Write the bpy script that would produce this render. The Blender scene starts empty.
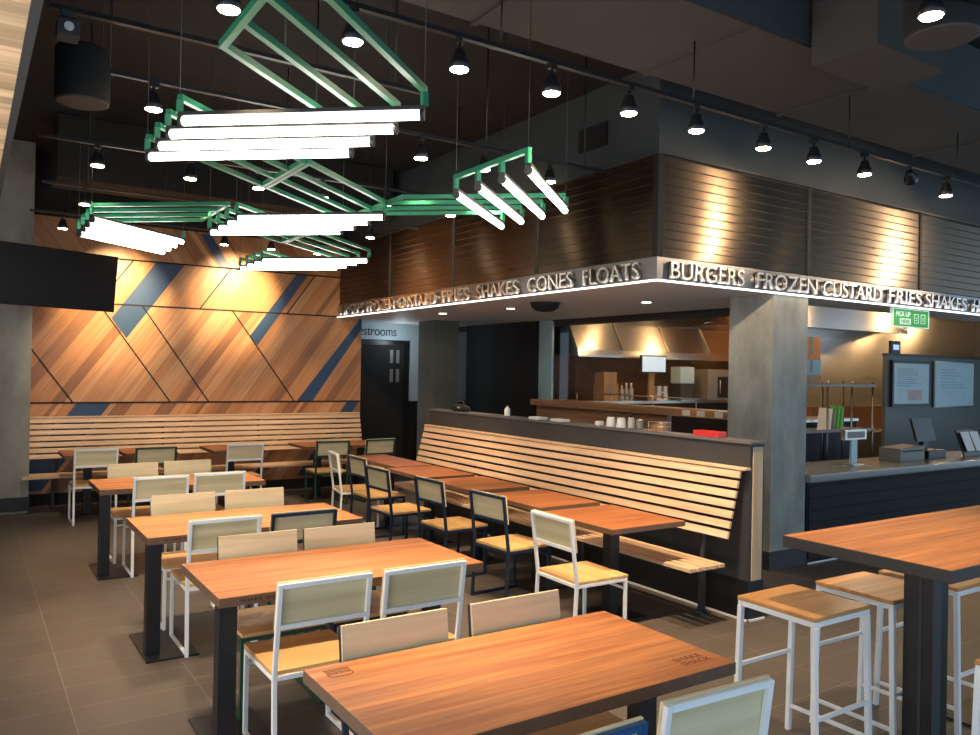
import bpy, bmesh, math, random
from mathutils import Vector, Matrix, Euler
R = random.Random(7)
PI = math.pi
sc = bpy.context.scene
col = sc.collection

# ------------------------------------------------------------------ materials
def new_mat(name):
    m = bpy.data.materials.new(name); m.use_nodes = True
    nt = m.node_tree
    return m, nt, nt.nodes['Principled BSDF']

def plain(name, c, rough=.5, metal=0., noise=0., scale=12., spec=.5, coat=0., bump=0.):
    m, nt, b = new_mat(name)
    b.inputs['Roughness'].default_value = rough
    b.inputs['Metallic'].default_value = metal
    b.inputs['Specular IOR Level'].default_value = spec
    b.inputs['Coat Weight'].default_value = coat
    tc = nt.nodes.new('ShaderNodeTexCoord')
    nz = nt.nodes.new('ShaderNodeTexNoise'); nz.inputs['Scale'].default_value = scale
    nz.inputs['Detail'].default_value = 6
    nt.links.new(tc.outputs['Object'], nz.inputs['Vector'])
    mx = nt.nodes.new('ShaderNodeMix'); mx.data_type = 'RGBA'
    k = noise
    mx.inputs['A'].default_value = (c[0]*(1-k), c[1]*(1-k), c[2]*(1-k), 1)
    mx.inputs['B'].default_value = (min(1, c[0]*(1+k)), min(1, c[1]*(1+k)), min(1, c[2]*(1+k)), 1)
    nt.links.new(nz.outputs['Fac'], mx.inputs['Factor'])
    nt.links.new(mx.outputs['Result'], b.inputs['Base Color'])
    if bump:
        bp = nt.nodes.new('ShaderNodeBump'); bp.inputs['Strength'].default_value = bump; bp.inputs['Distance'].default_value = .01
        nt.links.new(nz.outputs['Fac'], bp.inputs['Height']); nt.links.new(bp.outputs['Normal'], b.inputs['Normal'])
    return m

def emis(name, c, s):
    m, nt, b = new_mat(name)
    b.inputs['Base Color'].default_value = (*c, 1)
    b.inputs['Emission Color'].default_value = (*c, 1)
    b.inputs['Emission Strength'].default_value = s
    return m

def wood(name, dark, light, axis=0, plank=0., vary=.25, rough=.45, grain=30., coat=0.):
    """grain runs along axis; plank = board width across the grain (0 = one board)"""
    m, nt, b = new_mat(name)
    N = nt.nodes.new; L = nt.links.new
    tc = N('ShaderNodeTexCoord'); oi = N('ShaderNodeObjectInfo')
    mp = N('ShaderNodeMapping')
    s = [grain]*3; s[axis] = grain*.06
    mp.inputs['Scale'].default_value = s
    add = N('ShaderNodeVectorMath'); add.operation = 'ADD'
    mul = N('ShaderNodeMath'); mul.operation = 'MULTIPLY'; mul.inputs[1].default_value = 13.
    L(oi.outputs['Random'], mul.inputs[0])
    L(tc.outputs['Object'], add.inputs[0]); L(mul.outputs[0], add.inputs[1])
    L(add.outputs[0], mp.inputs['Vector'])
    nz = N('ShaderNodeTexNoise'); nz.inputs['Scale'].default_value = 1.; nz.inputs['Detail'].default_value = 8
    nz.inputs['Distortion'].default_value = .6
    L(mp.outputs[0], nz.inputs['Vector'])
    rp = N('ShaderNodeValToRGB')
    rp.color_ramp.elements[0].position = .3; rp.color_ramp.elements[0].color = (*dark, 1)
    rp.color_ramp.elements[1].position = .68; rp.color_ramp.elements[1].color = (*light, 1)
    L(nz.outputs['Fac'], rp.inputs['Fac'])
    out = rp.outputs['Color']
    if plank:
        sp = N('ShaderNodeSeparateXYZ'); L(tc.outputs['Object'], sp.inputs[0])
        d = N('ShaderNodeMath'); d.operation = 'DIVIDE'; d.inputs[1].default_value = plank
        L(sp.outputs[1 if axis == 0 else 0], d.inputs[0])
        f = N('ShaderNodeMath'); f.operation = 'FLOOR'; L(d.outputs[0], f.inputs[0])
        a2 = N('ShaderNodeMath'); a2.operation = 'ADD'; L(f.outputs[0], a2.inputs[0]); L(mul.outputs[0], a2.inputs[1])
        wn = N('ShaderNodeTexWhiteNoise'); wn.noise_dimensions = '1D'; L(a2.outputs[0], wn.inputs['W'])
        mr = N('ShaderNodeMapRange'); mr.inputs['To Min'].default_value = 1-vary; mr.inputs['To Max'].default_value = 1+vary
        L(wn.outputs['Value'], mr.inputs['Value'])
        hs = N('ShaderNodeHueSaturation'); L(out, hs.inputs['Color']); L(mr.outputs[0], hs.inputs['Value'])
        out = hs.outputs['Color']
    L(out, b.inputs['Base Color'])
    b.inputs['Roughness'].default_value = rough
    b.inputs['Coat Weight'].default_value = coat
    b.inputs['Coat Roughness'].default_value = .25
    bp = N('ShaderNodeBump'); bp.inputs['Strength'].default_value = .12; bp.inputs['Distance'].default_value = .004
    L(nz.outputs['Fac'], bp.inputs['Height']); L(bp.outputs['Normal'], b.inputs['Normal'])
    return m

def tile_mat():
    m, nt, b = new_mat('floor_tiles'); N = nt.nodes.new; L = nt.links.new
    tc = N('ShaderNodeTexCoord'); mp = N('ShaderNodeMapping')
    mp.inputs['Location'].default_value = (-.51+6.6, -2.85+6.5, 0)
    L(tc.outputs['Object'], mp.inputs['Vector'])
    br = N('ShaderNodeTexBrick'); br.offset = 0; br.squash = 1
    br.inputs['Scale'].default_value = 1; br.inputs['Brick Width'].default_value = .66; br.inputs['Row Height'].default_value = .325
    br.inputs['Mortar Size'].default_value = .0032; br.inputs['Mortar Smooth'].default_value = .3
    br.inputs['Color1'].default_value = (.092, .074, .061, 1); br.inputs['Color2'].default_value = (.108, .088, .073, 1)
    br.inputs['Mortar'].default_value = (.21, .175, .15, 1)
    L(mp.outputs[0], br.inputs['Vector'])
    nz = N('ShaderNodeTexNoise'); nz.inputs['Scale'].default_value = 3.5; nz.inputs['Detail'].default_value = 8
    L(tc.outputs['Object'], nz.inputs['Vector'])
    mr = N('ShaderNodeMapRange'); mr.inputs['To Min'].default_value = .8; mr.inputs['To Max'].default_value = 1.2
    L(nz.outputs['Fac'], mr.inputs['Value'])
    hs = N('ShaderNodeHueSaturation'); L(br.outputs['Color'], hs.inputs['Color']); L(mr.outputs[0], hs.inputs['Value'])
    L(hs.outputs['Color'], b.inputs['Base Color'])
    m2 = N('ShaderNodeMapRange'); m2.inputs['To Min'].default_value = .36; m2.inputs['To Max'].default_value = .55
    L(nz.outputs['Fac'], m2.inputs['Value']); L(m2.outputs[0], b.inputs['Roughness'])
    bp = N('ShaderNodeBump'); bp.inputs['Strength'].default_value = .3; bp.inputs['Distance'].default_value = .002; bp.invert = True
    L(br.outputs['Fac'], bp.inputs['Height']); L(bp.outputs['Normal'], b.inputs['Normal'])
    return m

def panel_wood_mat():
    m, nt, b = new_mat('wall_planks'); N = nt.nodes.new; L = nt.links.new
    at = N('ShaderNodeAttribute'); at.attribute_name = 'plank_tone'
    uv = N('ShaderNodeUVMap'); uv.uv_map = 'grain'
    mp = N('ShaderNodeMapping'); mp.inputs['Scale'].default_value = (1.6, 34, 1)
    L(uv.outputs[0], mp.inputs['Vector'])
    nz = N('ShaderNodeTexNoise'); nz.inputs['Scale'].default_value = 1; nz.inputs['Detail'].default_value = 8; nz.inputs['Distortion'].default_value = .5
    L(mp.outputs[0], nz.inputs['Vector'])
    mr = N('ShaderNodeMapRange'); mr.inputs['From Min'].default_value = .3; mr.inputs['From Max'].default_value = .7
    mr.inputs['To Min'].default_value = .8; mr.inputs['To Max'].default_value = 1.15
    L(nz.outputs['Fac'], mr.inputs['Value'])
    hs = N('ShaderNodeHueSaturation'); L(at.outputs['Color'], hs.inputs['Color']); L(mr.outputs[0], hs.inputs['Value'])
    L(hs.outputs['Color'], b.inputs['Base Color'])
    b.inputs['Roughness'].default_value = .42
    return m

def concrete_mat(name, a, c, rough=.75):
    m, nt, b = new_mat(name); N = nt.nodes.new; L = nt.links.new
    tc = N('ShaderNodeTexCoord')
    n1 = N('ShaderNodeTexNoise'); n1.inputs['Scale'].default_value = 2.2; n1.inputs['Detail'].default_value = 9; n1.inputs['Roughness'].default_value = .65
    mp = N('ShaderNodeMapping'); mp.inputs['Scale'].default_value = (1.5, 1.5, .8)
    L(tc.outputs['Object'], mp.inputs['Vector']); L(mp.outputs[0], n1.inputs['Vector'])
    rp = N('ShaderNodeValToRGB')
    rp.color_ramp.elements[0].position = .32; rp.color_ramp.elements[0].color = (*a, 1)
    rp.color_ramp.elements[1].position = .68; rp.color_ramp.elements[1].color = (*c, 1)
    L(n1.outputs['Fac'], rp.inputs['Fac']); L(rp.outputs['Color'], b.inputs['Base Color'])
    b.inputs['Roughness'].default_value = rough
    bp = N('ShaderNodeBump'); bp.inputs['Strength'].default_value = .15; bp.inputs['Distance'].default_value = .01
    L(n1.outputs['Fac'], bp.inputs['Height']); L(bp.outputs['Normal'], b.inputs['Normal'])
    return m

def streak_metal(name, c, rough, aniso=.75):
    m, nt, b = new_mat(name); N = nt.nodes.new; L = nt.links.new
    tc = N('ShaderNodeTexCoord'); mp = N('ShaderNodeMapping')
    s = [2., 2., 2.]; s[2] = 60.
    mp.inputs['Scale'].default_value = s
    L(tc.outputs['Object'], mp.inputs['Vector'])
    nz = N('ShaderNodeTexNoise'); nz.inputs['Scale'].default_value = 1; nz.inputs['Detail'].default_value = 4
    L(mp.outputs[0], nz.inputs['Vector'])
    mr = N('ShaderNodeMapRange'); mr.inputs['To Min'].default_value = rough*.7; mr.inputs['To Max'].default_value = rough*1.3
    L(nz.outputs['Fac'], mr.inputs['Value']); L(mr.outputs[0], b.inputs['Roughness'])
    b.inputs['Base Color'].default_value = (*c, 1); b.inputs['Metallic'].default_value = 1
    tg = N('ShaderNodeTangent'); tg.direction_type = 'RADIAL'; tg.axis = 'Z'
    L(tg.outputs[0], b.inputs['Tangent']); b.inputs['Anisotropic'].default_value = aniso; b.inputs['Anisotropic Rotation'].default_value = .25
    return m

def glass_mat():
    m = bpy.data.materials.new('window_glass'); m.use_nodes = True
    nt = m.node_tree; nt.nodes.clear(); N = nt.nodes.new; L = nt.links.new
    o = N('ShaderNodeOutputMaterial'); mx = N('ShaderNodeMixShader')
    t = N('ShaderNodeBsdfTransparent'); t.inputs['Color'].default_value = (.9, .95, .95, 1)
    g = N('ShaderNodeBsdfGlossy'); g.inputs['Roughness'].default_value = .02
    fr = N('ShaderNodeFresnel'); fr.inputs['IOR'].default_value = 1.45
    L(fr.outputs[0], mx.inputs['Fac']); L(t.outputs[0], mx.inputs[1]); L(g.outputs[0], mx.inputs[2]); L(mx.outputs[0], o.inputs['Surface'])
    return m

M = dict(
    floor=tile_mat(),
    table=wood('oiled_tabletop', (.34, .10, .028), (.60, .235, .07), 0, .062, .16, .5, 26, 0),
    edge_=plain('dark_table_edge', (.135, .075, .045), .6, 0, .3, 30), edgeblack=plain('charcoal_table_edge', (.035, .030, .028), .6, 0, .3, 30),
    tableY=wood('oiled_small_tabletop', (.22, .062, .018), (.40, .14, .042), 0, .062, .16, .5, 26, 0),
    ply=wood('birch_plywood', (.60, .50, .29), (.78, .68, .44), 0, 0, .2, .45, 14, .1),
    plyseat=wood('birch_seat', (.56, .32, .12), (.72, .45, .19), 0, 0, .2, .4, 14, .15),
    slat=wood('pale_oak_slat', (.60, .39, .23), (.78, .55, .355), 0, 0, .2, .45, 22),
    stoolseat=wood('stool_seat_wood', (.50, .22, .06), (.66, .33, .10), 0, .10, .2, .4, 16, .2),
    soffitwood=wood('ceiling_planks', (.58, .42, .25), (.84, .66, .44), 0, .11, .28, .55, 14),
    endwood=wood('end_panel_oak', (.48, .34, .2), (.62, .46, .29), 2, 0, .2, .5, 18),
    sillwood=wood('counter_wood', (.22, .11, .05), (.40, .22, .11), 1, .2, .2, .45, 16),
    planks=panel_wood_mat(),
    blue=plain('blue_paint_strip', (.020, .055, .125), .45, 0, .1),
    seam=plain('seam_black', (.012, .010, .009), .8),
    white=plain('white_enamel', (.86, .88, .90), .35, 0, .03),
    blueframe=plain('blue_enamel', (.012, .075, .20), .35, 0, .1),
    navy=plain('navy_enamel', (.009, .022, .050), .35, 0, .1),
    green=plain('green_enamel', (.014, .075, .042), .35, 0, .1),
    olive=plain('dark_green_enamel', (.03, .05, .03), .4, 0, .1),
    black=plain('black_steel', (.008, .008, .010), .42, 0, .2),
    blackmat=plain('black_matte', (.007, .007, .0075), .8, 0, .2),
    charcoal=plain('charcoal_paint', (.035, .036, .040), .6, 0, .08),
    capgrey=plain('grey_cap', (.11, .11, .115), .5, 0, .08),
    ceil=plain('ceiling_black', (.009, .0085, .008), .85, 0, .25, 3),
    duct=plain('painted_duct', (.050, .046, .042), .75, 0, .12, 3),
    ductblue=plain('blue_grey_paint', (.040, .050, .055), .75, 0, .12, 3),
    pale=plain('pale_wall_paint', (.46, .55, .58), .7, 0, .04),
    soffit=plain('soffit_grey', (.58, .585, .58), .6, 0, .05),
    conc=concrete_mat('raw_concrete', (.20, .195, .165), (.34, .33, .29)),
    concL=concrete_mat('smooth_concrete', (.22, .23, .205), (.40, .40, .36)),
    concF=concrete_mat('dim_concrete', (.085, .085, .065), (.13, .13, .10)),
    louver=streak_metal('dark_bronze_metal', (.115, .085, .058), .31, .96),
    steel=streak_metal('brushed_steel', (.62, .60, .56), .32, .8),
    letter=streak_metal('letter_steel', (.62, .60, .57), .32, 0),
    fascia=streak_metal('fascia_steel', (.20, .195, .20), .38, 0),
    led=emis('led_tube', (1, .955, .86), 16),
    lampface=emis('lamp_face', (1, .80, .55), 60),
    dlight=emis('downlight_face', (1, .85, .62), 14),
    edge=emis('edge_light', (1, .96, .90), 2.6),
    greenrod=plain('green_rod', (.025, .21, .115), .38, 0, .05),
    housing=plain('lamp_housing', (.03, .03, .03), .5),
    stone=plain('grey_stone', (.22, .22, .215), .25, 0, .15, 40),
    paper=plain('white_paper', (.72, .72, .70), .7, 0, .03),
    paperb=plain('blue_poster', (.42, .58, .64), .4, 0, .12, 6),
    red=plain('red_plastic', (.50, .03, .03), .4),
    card=plain('cardboard', (.36, .20, .09), .8, 0, .1),
    orange=plain('orange_box', (.55, .20, .05), .7, 0, .25, 10),
    bluebox=plain('blue_box', (.22, .38, .48), .7, 0, .1),
    greenp=plain('green_plastic', (.08, .36, .05), .45),
    signgreen=emis('sign_green', (.02, .30, .04), .3),
    signwhite=emis('sign_white', (.6, .8, .68), .35),
    screen=emis('screen_blue', (.45, .58, .72), .7),
    screenblue=emis('screen_small', (.25, .40, .95), 1.2),
    glass=glass_mat(),
    pale_strip=plain('pale_blue_strip', (.30, .46, .50), .3, 0, .15, 4),
    tv=plain('tv_black', (.003, .003, .004), .45, 0, 0, 12, .25),
    line=plain('burnt_mark', (.13, .045, .016), .7),
    textdark=plain('dark_lettering', (.03, .045, .055), .6),
    brick=plain('kitchen_tile', (.22, .10, .05), .5, 0, .3, 14),
    plasticgrey=plain('grey_plastic', (.20, .19, .17), .5, 0, .1),
    bottle=plain('clear_plastic', (.42, .40, .36), .3),
)

# ------------------------------------------------------------------ mesh helpers
def dark_edges(o, m):
    o.data.materials.append(m)
    for p in o.data.polygons:
        if abs(p.normal.z) < .5: p.material_index = 1
    return o
class MB:
    def __init__(s): s.bm = bmesh.new()
    def box(s, x0, y0, z0, x1, y1, z1, bev=0.):
        vs = [s.bm.verts.new(p) for p in ((x0,y0,z0),(x1,y0,z0),(x1,y1,z0),(x0,y1,z0),(x0,y0,z1),(x1,y0,z1),(x1,y1,z1),(x0,y1,z1))]
        fs = [s.bm.faces.new([vs[i] for i in f]) for f in ((0,3,2,1),(4,5,6,7),(0,1,5,4),(1,2,6,5),(2,3,7,6),(3,0,4,7))]
        if bev:
            es = list({e for f in fs for e in f.edges})
            bmesh.ops.bevel(s.bm, geom=es, offset=bev, segments=2, profile=.7, affect='EDGES')
        return s
    def cbox(s, c, d, bev=0.):
        return s.box(c[0]-d[0]/2, c[1]-d[1]/2, c[2]-d[2]/2, c[0]+d[0]/2, c[1]+d[1]/2, c[2]+d[2]/2, bev)
    def bar(s, p, q, w, h=None, up=(0,0,1), bev=0.):
        p, q = Vector(p), Vector(q); h = h or w
        d = (q-p).normalized(); u = Vector(up)
        if abs(d.dot(u)) > .98: u = Vector((0,1,0))
        a = d.cross(u).normalized(); b = a.cross(d).normalized()
        c = []
        for e in (p, q):
            for (i, j) in ((-1,-1),(1,-1),(1,1),(-1,1)):
                c.append(s.bm.verts.new(e + a*(i*w/2) + b*(j*h/2)))
        fs = [s.bm.faces.new([c[i] for i in f]) for f in ((0,1,2,3),(7,6,5,4),(0,4,5,1),(1,5,6,2),(2,6,7,3),(3,7,4,0))]
        if bev:
            bmesh.ops.bevel(s.bm, geom=list({e for f in fs for e in f.edges}), offset=bev, segments=2, affect='EDGES')
        return s
    def tube(s, p, q, r0, r1=None, n=16, cap=True):
        p, q = Vector(p), Vector(q); r1 = r0 if r1 is None else r1
        d = (q-p).normalized(); u = Vector((0,0,1)) if abs(d.z) < .95 else Vector((1,0,0))
        a = d.cross(u).normalized(); b = a.cross(d)
        A = [s.bm.verts.new(p + (a*math.cos(2*PI*i/n) + b*math.sin(2*PI*i/n))*r0) for i in range(n)]
        B = [s.bm.verts.new(q + (a*math.cos(2*PI*i/n) + b*math.sin(2*PI*i/n))*r1) for i in range(n)]
        for i in range(n):
            s.bm.faces.new((A[i], A[(i+1)%n], B[(i+1)%n], B[i])).smooth = True
        if cap: s.bm.faces.new(A[::-1]); s.bm.faces.new(B)
        return s
    def lathe(s, prof, c=(0,0,0), n=24):
        rings = []
        for r, z in prof:
            rings.append([s.bm.verts.new((c[0]+r*math.cos(2*PI*i/n), c[1]+r*math.sin(2*PI*i/n), c[2]+z)) for i in range(n)])
        for a, b in zip(rings, rings[1:]):
            for i in range(n):
                s.bm.faces.new((a[i], a[(i+1)%n], b[(i+1)%n], b[i])).smooth = True
        s.bm.faces.new(rings[0][::-1]); s.bm.faces.new(rings[-1])
        return s
    def poly(s, pts):
        return s.bm.faces.new([s.bm.verts.new(p) for p in pts])
    def prism(s, pts, d):
        """closed outline pts extruded by vector d"""
        d = Vector(d)
        a = [s.bm.verts.new(p) for p in pts]; b = [s.bm.verts.new(Vector(p)+d) for p in pts]
        n = len(pts)
        s.bm.faces.new(a[::-1]); s.bm.faces.new(b)
        for i in range(n): s.bm.faces.new((a[i], a[(i+1)%n], b[(i+1)%n], b[i]))
        return s
    def build(s, name, mat, parent=None, loc=None, rot=None):
        bmesh.ops.recalc_face_normals(s.bm, faces=s.bm.faces[:])
        me = bpy.data.meshes.new(name); s.bm.to_mesh(me); s.bm.free()
        for m in (mat if isinstance(mat, (list, tuple)) else [mat]): me.materials.append(m)
        o = bpy.data.objects.new(name, me); col.objects.link(o)
        if parent: o.parent = parent
        if loc: o.location = loc
        if rot: o.rotation_euler = rot
        return o

def tag(o, label=None, cat=None, group=None, kind=None):
    if label: o['label'] = label
    if cat: o['category'] = cat
    if group: o['group'] = group
    if kind: o['kind'] = kind
    return o
def thing(name, label, cat, loc=(0,0,0), rz=0, group=None):
    o = bpy.data.objects.new(name, None); col.objects.link(o); o.empty_display_size = .1
    o.location = loc; o.rotation_euler = (0, 0, rz)
    return tag(o, label, cat, group)
def copy_tree(o, parent=None):
    c = o.copy(); col.objects.link(c)
    if parent: c.parent = parent
    for ch in list(o.children): copy_tree(ch, c)
    return c
def dup(root, loc, rz, label):
    c = copy_tree(root); c.location = loc; c.rotation_euler = (0, 0, rz); c['label'] = label
    return c
def struct(name, mb, mat):
    return tag(mb.build(name, mat), kind='structure')
def text_mesh(txt, w, h, depth=.006, bold=0.):
    cu = bpy.data.curves.new('lettering', 'FONT'); cu.body = txt; cu.extrude = depth/2; cu.offset = bold
    ob = bpy.data.objects.new('lettering', cu); col.objects.link(ob)
    bpy.context.view_layer.update()
    me = bpy.data.meshes.new_from_object(ob.evaluated_get(bpy.context.evaluated_depsgraph_get()))
    bpy.data.objects.remove(ob)
    xs = [v.co.x for v in me.vertices]; ys = [v.co.y for v in me.vertices]
    x0, x1, y0, y1 = min(xs), max(xs), min(ys), max(ys)
    for v in me.vertices:
        v.co.x = (v.co.x-x0)/(x1-x0)*w; v.co.y = (v.co.y-y0)/(y1-y0)*h
    return me
def text_obj(name, txt, w, h, mat, loc, rot, parent=None, depth=.006, bold=0.):
    me = text_mesh(txt, w, h, depth, bold); me.materials.append(mat)
    o = bpy.data.objects.new(name, me); col.objects.link(o); o.location = loc; o.rotation_euler = rot
    if parent: o.parent = parent
    return o

# ------------------------------------------------------------------ room shell
CEIL = 4.55
struct('floor', MB().box(-2.6, -2.5, -.1, 18, 13.2, 0), M['floor'])
struct('wall_front', MB().box(-2.6, -2.6, 3.05, 18, -2.5, CEIL), M['charcoal'])  # unseen window header, added to keep sky out of the louver reflections
struct('ceiling', MB().box(-2.6, -2.6, CEIL, 18, 13.2, CEIL+.1), M['ceil'])
struct('wall_left', MB().box(-2.7, 1.2, 0, -2.6, 13.2, CEIL), M['charcoal'])
struct('wall_right', MB().box(17.4, 4.9, 0, 17.5, 13.2, CEIL), M['charcoal'])

# feature wall of diagonal planks
def clip(poly, rect):
    x0, z0, x1, z1 = rect
    def half(ps, f, inter):
        out = []
        for i in range(len(ps)):
            a, b = ps[i], ps[(i+1) % len(ps)]
            fa, fb = f(a), f(b)
            if fa >= 0: out.append(a)
            if (fa >= 0) != (fb >= 0):
                t = fa/(fa-fb); out.append((a[0]+(b[0]-a[0])*t, a[1]+(b[1]-a[1])*t))
        return out
    for f in (lambda p: p[0]-x0, lambda p: x1-p[0], lambda p: p[1]-z0, lambda p: z1-p[1]):
        if not poly: return []
        poly = half(poly, f, None)
    return poly
def plank_wall():
    YW = 11.75
    mb = MB(); bm = mb.bm
    colr = bm.loops.layers.float_color.new('plank_tone'); uvl = bm.loops.layers.uv.new('grain')
    tones = [(.50,.225,.085),(.46,.20,.075),(.54,.26,.105),(.42,.18,.065),(.33,.135,.05),(.50,.235,.10),(.27,.115,.045),(.56,.29,.13),(.47,.21,.08)]
    def face(pts, y, tone, mi, ang=0., off=0.):
        f = mb.poly([(p[0], y, p[1]) for p in pts]); f.material_index = mi
        ca, sa = math.cos(ang), math.sin(ang)
        for lp in f.loops:
            x, z = lp.vert.co.x, lp.vert.co.z
            lp[colr] = (*tone, 1); lp[uvl].uv = (x*ca+z*sa+off, -x*sa+z*ca)
    def fill(rect, ang):
        d = (math.cos(ang), math.sin(ang)); n = (-d[1], d[0])
        cs = [(x*n[0]+z*n[1]) for x in (rect[0], rect[2]) for z in (rect[1], rect[3])]
        t = min(cs)
        while t < max(cs):
            w = R.choice((.05, .07, .10, .13, .17)); L = 9
            q = [(n[0]*s+d[0]*k, n[1]*s+d[1]*k) for s, k in ((t,-L),(t,L),(t+w,L),(t+w,-L))]
            q = clip(q, rect)
            if len(q) > 2: face(q, YW, R.choice(tones), 0, ang, R.random()*9)
            t += w
    A = math.radians(54.5)
    fill((.2, 1.33, 5.27, 2.65), A); fill((.2, 2.65, 5.27, 3.26), A)
    fill((.2, 3.26, 5.27, 3.74), -A); fill((.2, .16, 5.27, 1.33), A)
    for pl in ([(2.19,3.26),(2.57,3.26),(1.83,2.2),(1.64,2.46)], [(4.19,3.26),(4.37,3.26),(3.61,2.16),(3.5,2.30)],
               [(5.20,2.58),(4.22,1.33),(4.47,1.33),(5.27,2.47),(5.27,2.65),(5.25,2.65)], [(2.77,3.72),(2.92,3.72),(3.2,3.26),(3.05,3.26)],
               [(1.25,1.33),(1.66,1.33),(.86,.2),(.45,.2)], [(5.05,1.33),(5.25,1.33),(4.45,.2),(4.25,.2)]):
        face(pl, YW-.003, (0,0,0), 1)
    def seam(a, b, w=.018):
        a, b = Vector((a[0],0,a[1])), Vector((b[0],0,b[1])); d = (b-a).normalized(); n = Vector((-d.z,0,d.x))*w/2
        face([((a+n).x,(a+n).z), ((b+n).x,(b+n).z), ((b-n).x,(b-n).z), ((a-n).x,(a-n).z)], YW-.006, (0,0,0), 2)
    for z in (1.33, 2.65, 3.26): seam((.2,z), (5.27,z), .022)
    for a, b in (((1.48,2.65),(2.41,1.33)), ((2.02,2.65),(2.93,1.33)), ((3.24,2.65),(4.19,1.33)), ((.22,2.72),(1.20,1.33)),
                 ((3.21,3.26),(2.78,2.65)), ((4.48,3.26),(4.05,2.65)), ((1.47,2.65),(1.9,3.26))): seam(a, b)
    mb.box(.2, YW+.001, 0, 5.27, YW+.2, 3.74)
    for f in bm.faces[-6:]: f.material_index = 2
    return struct('wall_back', mb, [M['planks'], M['blue'], M['seam']])
plank_wall()
struct('wall_upper_back', MB().box(-2.6, 11.70, 3.74, 5.27, 11.95, CEIL), M['ceil'])
struct('wall_far_left', MB().box(-2.6, 11.76, 0, .2, 11.95, 3.74), M['charcoal'])
# concrete column at the left, with its black base
struct('wall_concrete_left', MB().box(-.35, 11.30, 0, .69, 11.749, CEIL, .006), M['conc'])
b = MB(); b.box(-.37, 11.275, .03, .70, 11.30, .2); struct('baseboard_left', b, M['black'])
# restroom alcove
struct('wall_alcove', MB().box(5.0, 12.6, 0, 9.0, 12.75, 2.634), M['pale'])
struct('baseboard_alcove', MB().box(6.56, 12.57, 0, 8.9, 12.599, 1.29), M['blackmat'])
d1 = thing('door_1', None, None); del_kind = tag(d1, kind='structure')
MB().box(5.50, 12.56, 0, 5.58, 12.598, 2.35).box(6.47, 12.56, 0, 6.55, 12.598, 2.35).box(5.58, 12.56, 2.27, 6.47, 12.598, 2.35).build('door_frame', M['black'], d1)
MB().box(5.585, 12.57, .01, 6.465, 12.597, 2.265).build('door_leaf', M['blackmat'], d1)
MB().box(6.18, 12.562, 1.95, 6.24, 12.571, 2.18).box(6.30, 12.562, 1.95, 6.36, 12.571, 2.18).box(6.18, 12.562, 1.62, 6.24, 12.571, 1.85).box(6.30, 12.562, 1.62, 6.36, 12.571, 1.85).build('door_notice', M['plasticgrey'], d1)
text_obj('restroom_sign', 'restrooms', .78, .13, M['textdark'], (5.53, 12.594, 2.42), (PI/2, 0, 0))
tag(bpy.data.objects['restroom_sign'], 'dark lowercase restrooms lettering on the pale wall above the black door', 'sign')
# concrete column by the restroom
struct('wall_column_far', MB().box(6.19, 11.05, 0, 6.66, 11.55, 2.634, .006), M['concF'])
# canopy soffit slab / upper walls
struct('ceiling_soffit', MB().box(4.90, 4.90, 2.635, 7.5, 12.75, 2.74), M['soffit'])
struct('ceiling_soffit_right', MB().box(7.5, 4.90, 2.635, 17.4, 5.45, 2.74), M['soffit'])
struct('wall_upper_canopy', MB().box(4.99, 4.99, 3.72, 17.4, 5.10, CEIL).box(4.99, 5.10, 3.72, 5.10, 11.75, CEIL), M['ductblue'])
struct('ceiling_kitchen', MB().box(7.5, 5.45, 3.12, 17.4, 13.2, 3.2), M['charcoal'])

# half wall behind the long bench
hw = MB()
hw.box(4.96, 3.955, 0, 5.125, 8.92, 1.33)
struct('wall_half', hw, M['charcoal'])
struct('trim_1', MB().box(4.945, 3.935, 1.331, 5.14, 8.94, 1.352, .003), M['capgrey'])
struct('trim_2', MB().box(4.99, 3.945, .30, 5.10, 3.954, 1.31), M['endwood'])
struct('baseboard_half', MB().box(4.948, 3.944, .012, 4.959, 8.92, .30).box(4.96, 3.944, .012, 5.126, 3.954, .29), M['black'])
struct('trim_3', MB().box(4.936, 3.93, 0, 4.948, 8.93, .014).box(4.936, 3.93, 0, 5.13, 3.942, .014), M['white'])

# concrete column at the kitchen corner
struct('wall_column_kitchen', MB().box(6.43, 4.885, .171, 6.965, 5.41, 2.634, .005), M['concL'])
struct('baseboard_column', MB().box(6.41, 4.87, 0, 6.98, 5.43, .17), M['charcoal'])

# kitchen window wall at x = 7.4
struct('wall_kitchen', MB().box(7.40, 9.95, 0, 7.5, 12.02, 2.634).box(7.42, 6.0, 0, 7.5, 6.12, 2.634), M['blackmat'])
struct('wall_kitchen_header', MB().box(7.5, 5.45, 2.55, 7.6, 12.75, 3.12), M['charcoal'])
struct('wall_kitchen_low', MB().box(7.42, 7.2, 0, 7.5, 9.949, 1.33), M['sillwood'])
struct('window_frame_sill', MB().box(7.28, 6.125, 1.34, 7.62, 9.93, 1.43, .004), M['sillwood'])
w1 = tag(thing('window_1', None, None), kind='structure')
_p = MB(); _p.poly([(7.46,6.125,1.431),(7.46,6.125,2.614),(7.46,9.62,2.614),(7.46,9.62,1.431)]); _p.build('pane', M['glass'], w1)
MB().box(7.44, 9.62, 1.431, 7.48, 9.945, 2.633).build('pale_side_strip', M['pale_strip'], w1)  # plain pale blue strip filling the window end beside the pane
MB().box(7.44, 6.125, 2.615, 7.48, 9.62, 2.634).build('window_frame', M['black'], w1)
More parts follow.
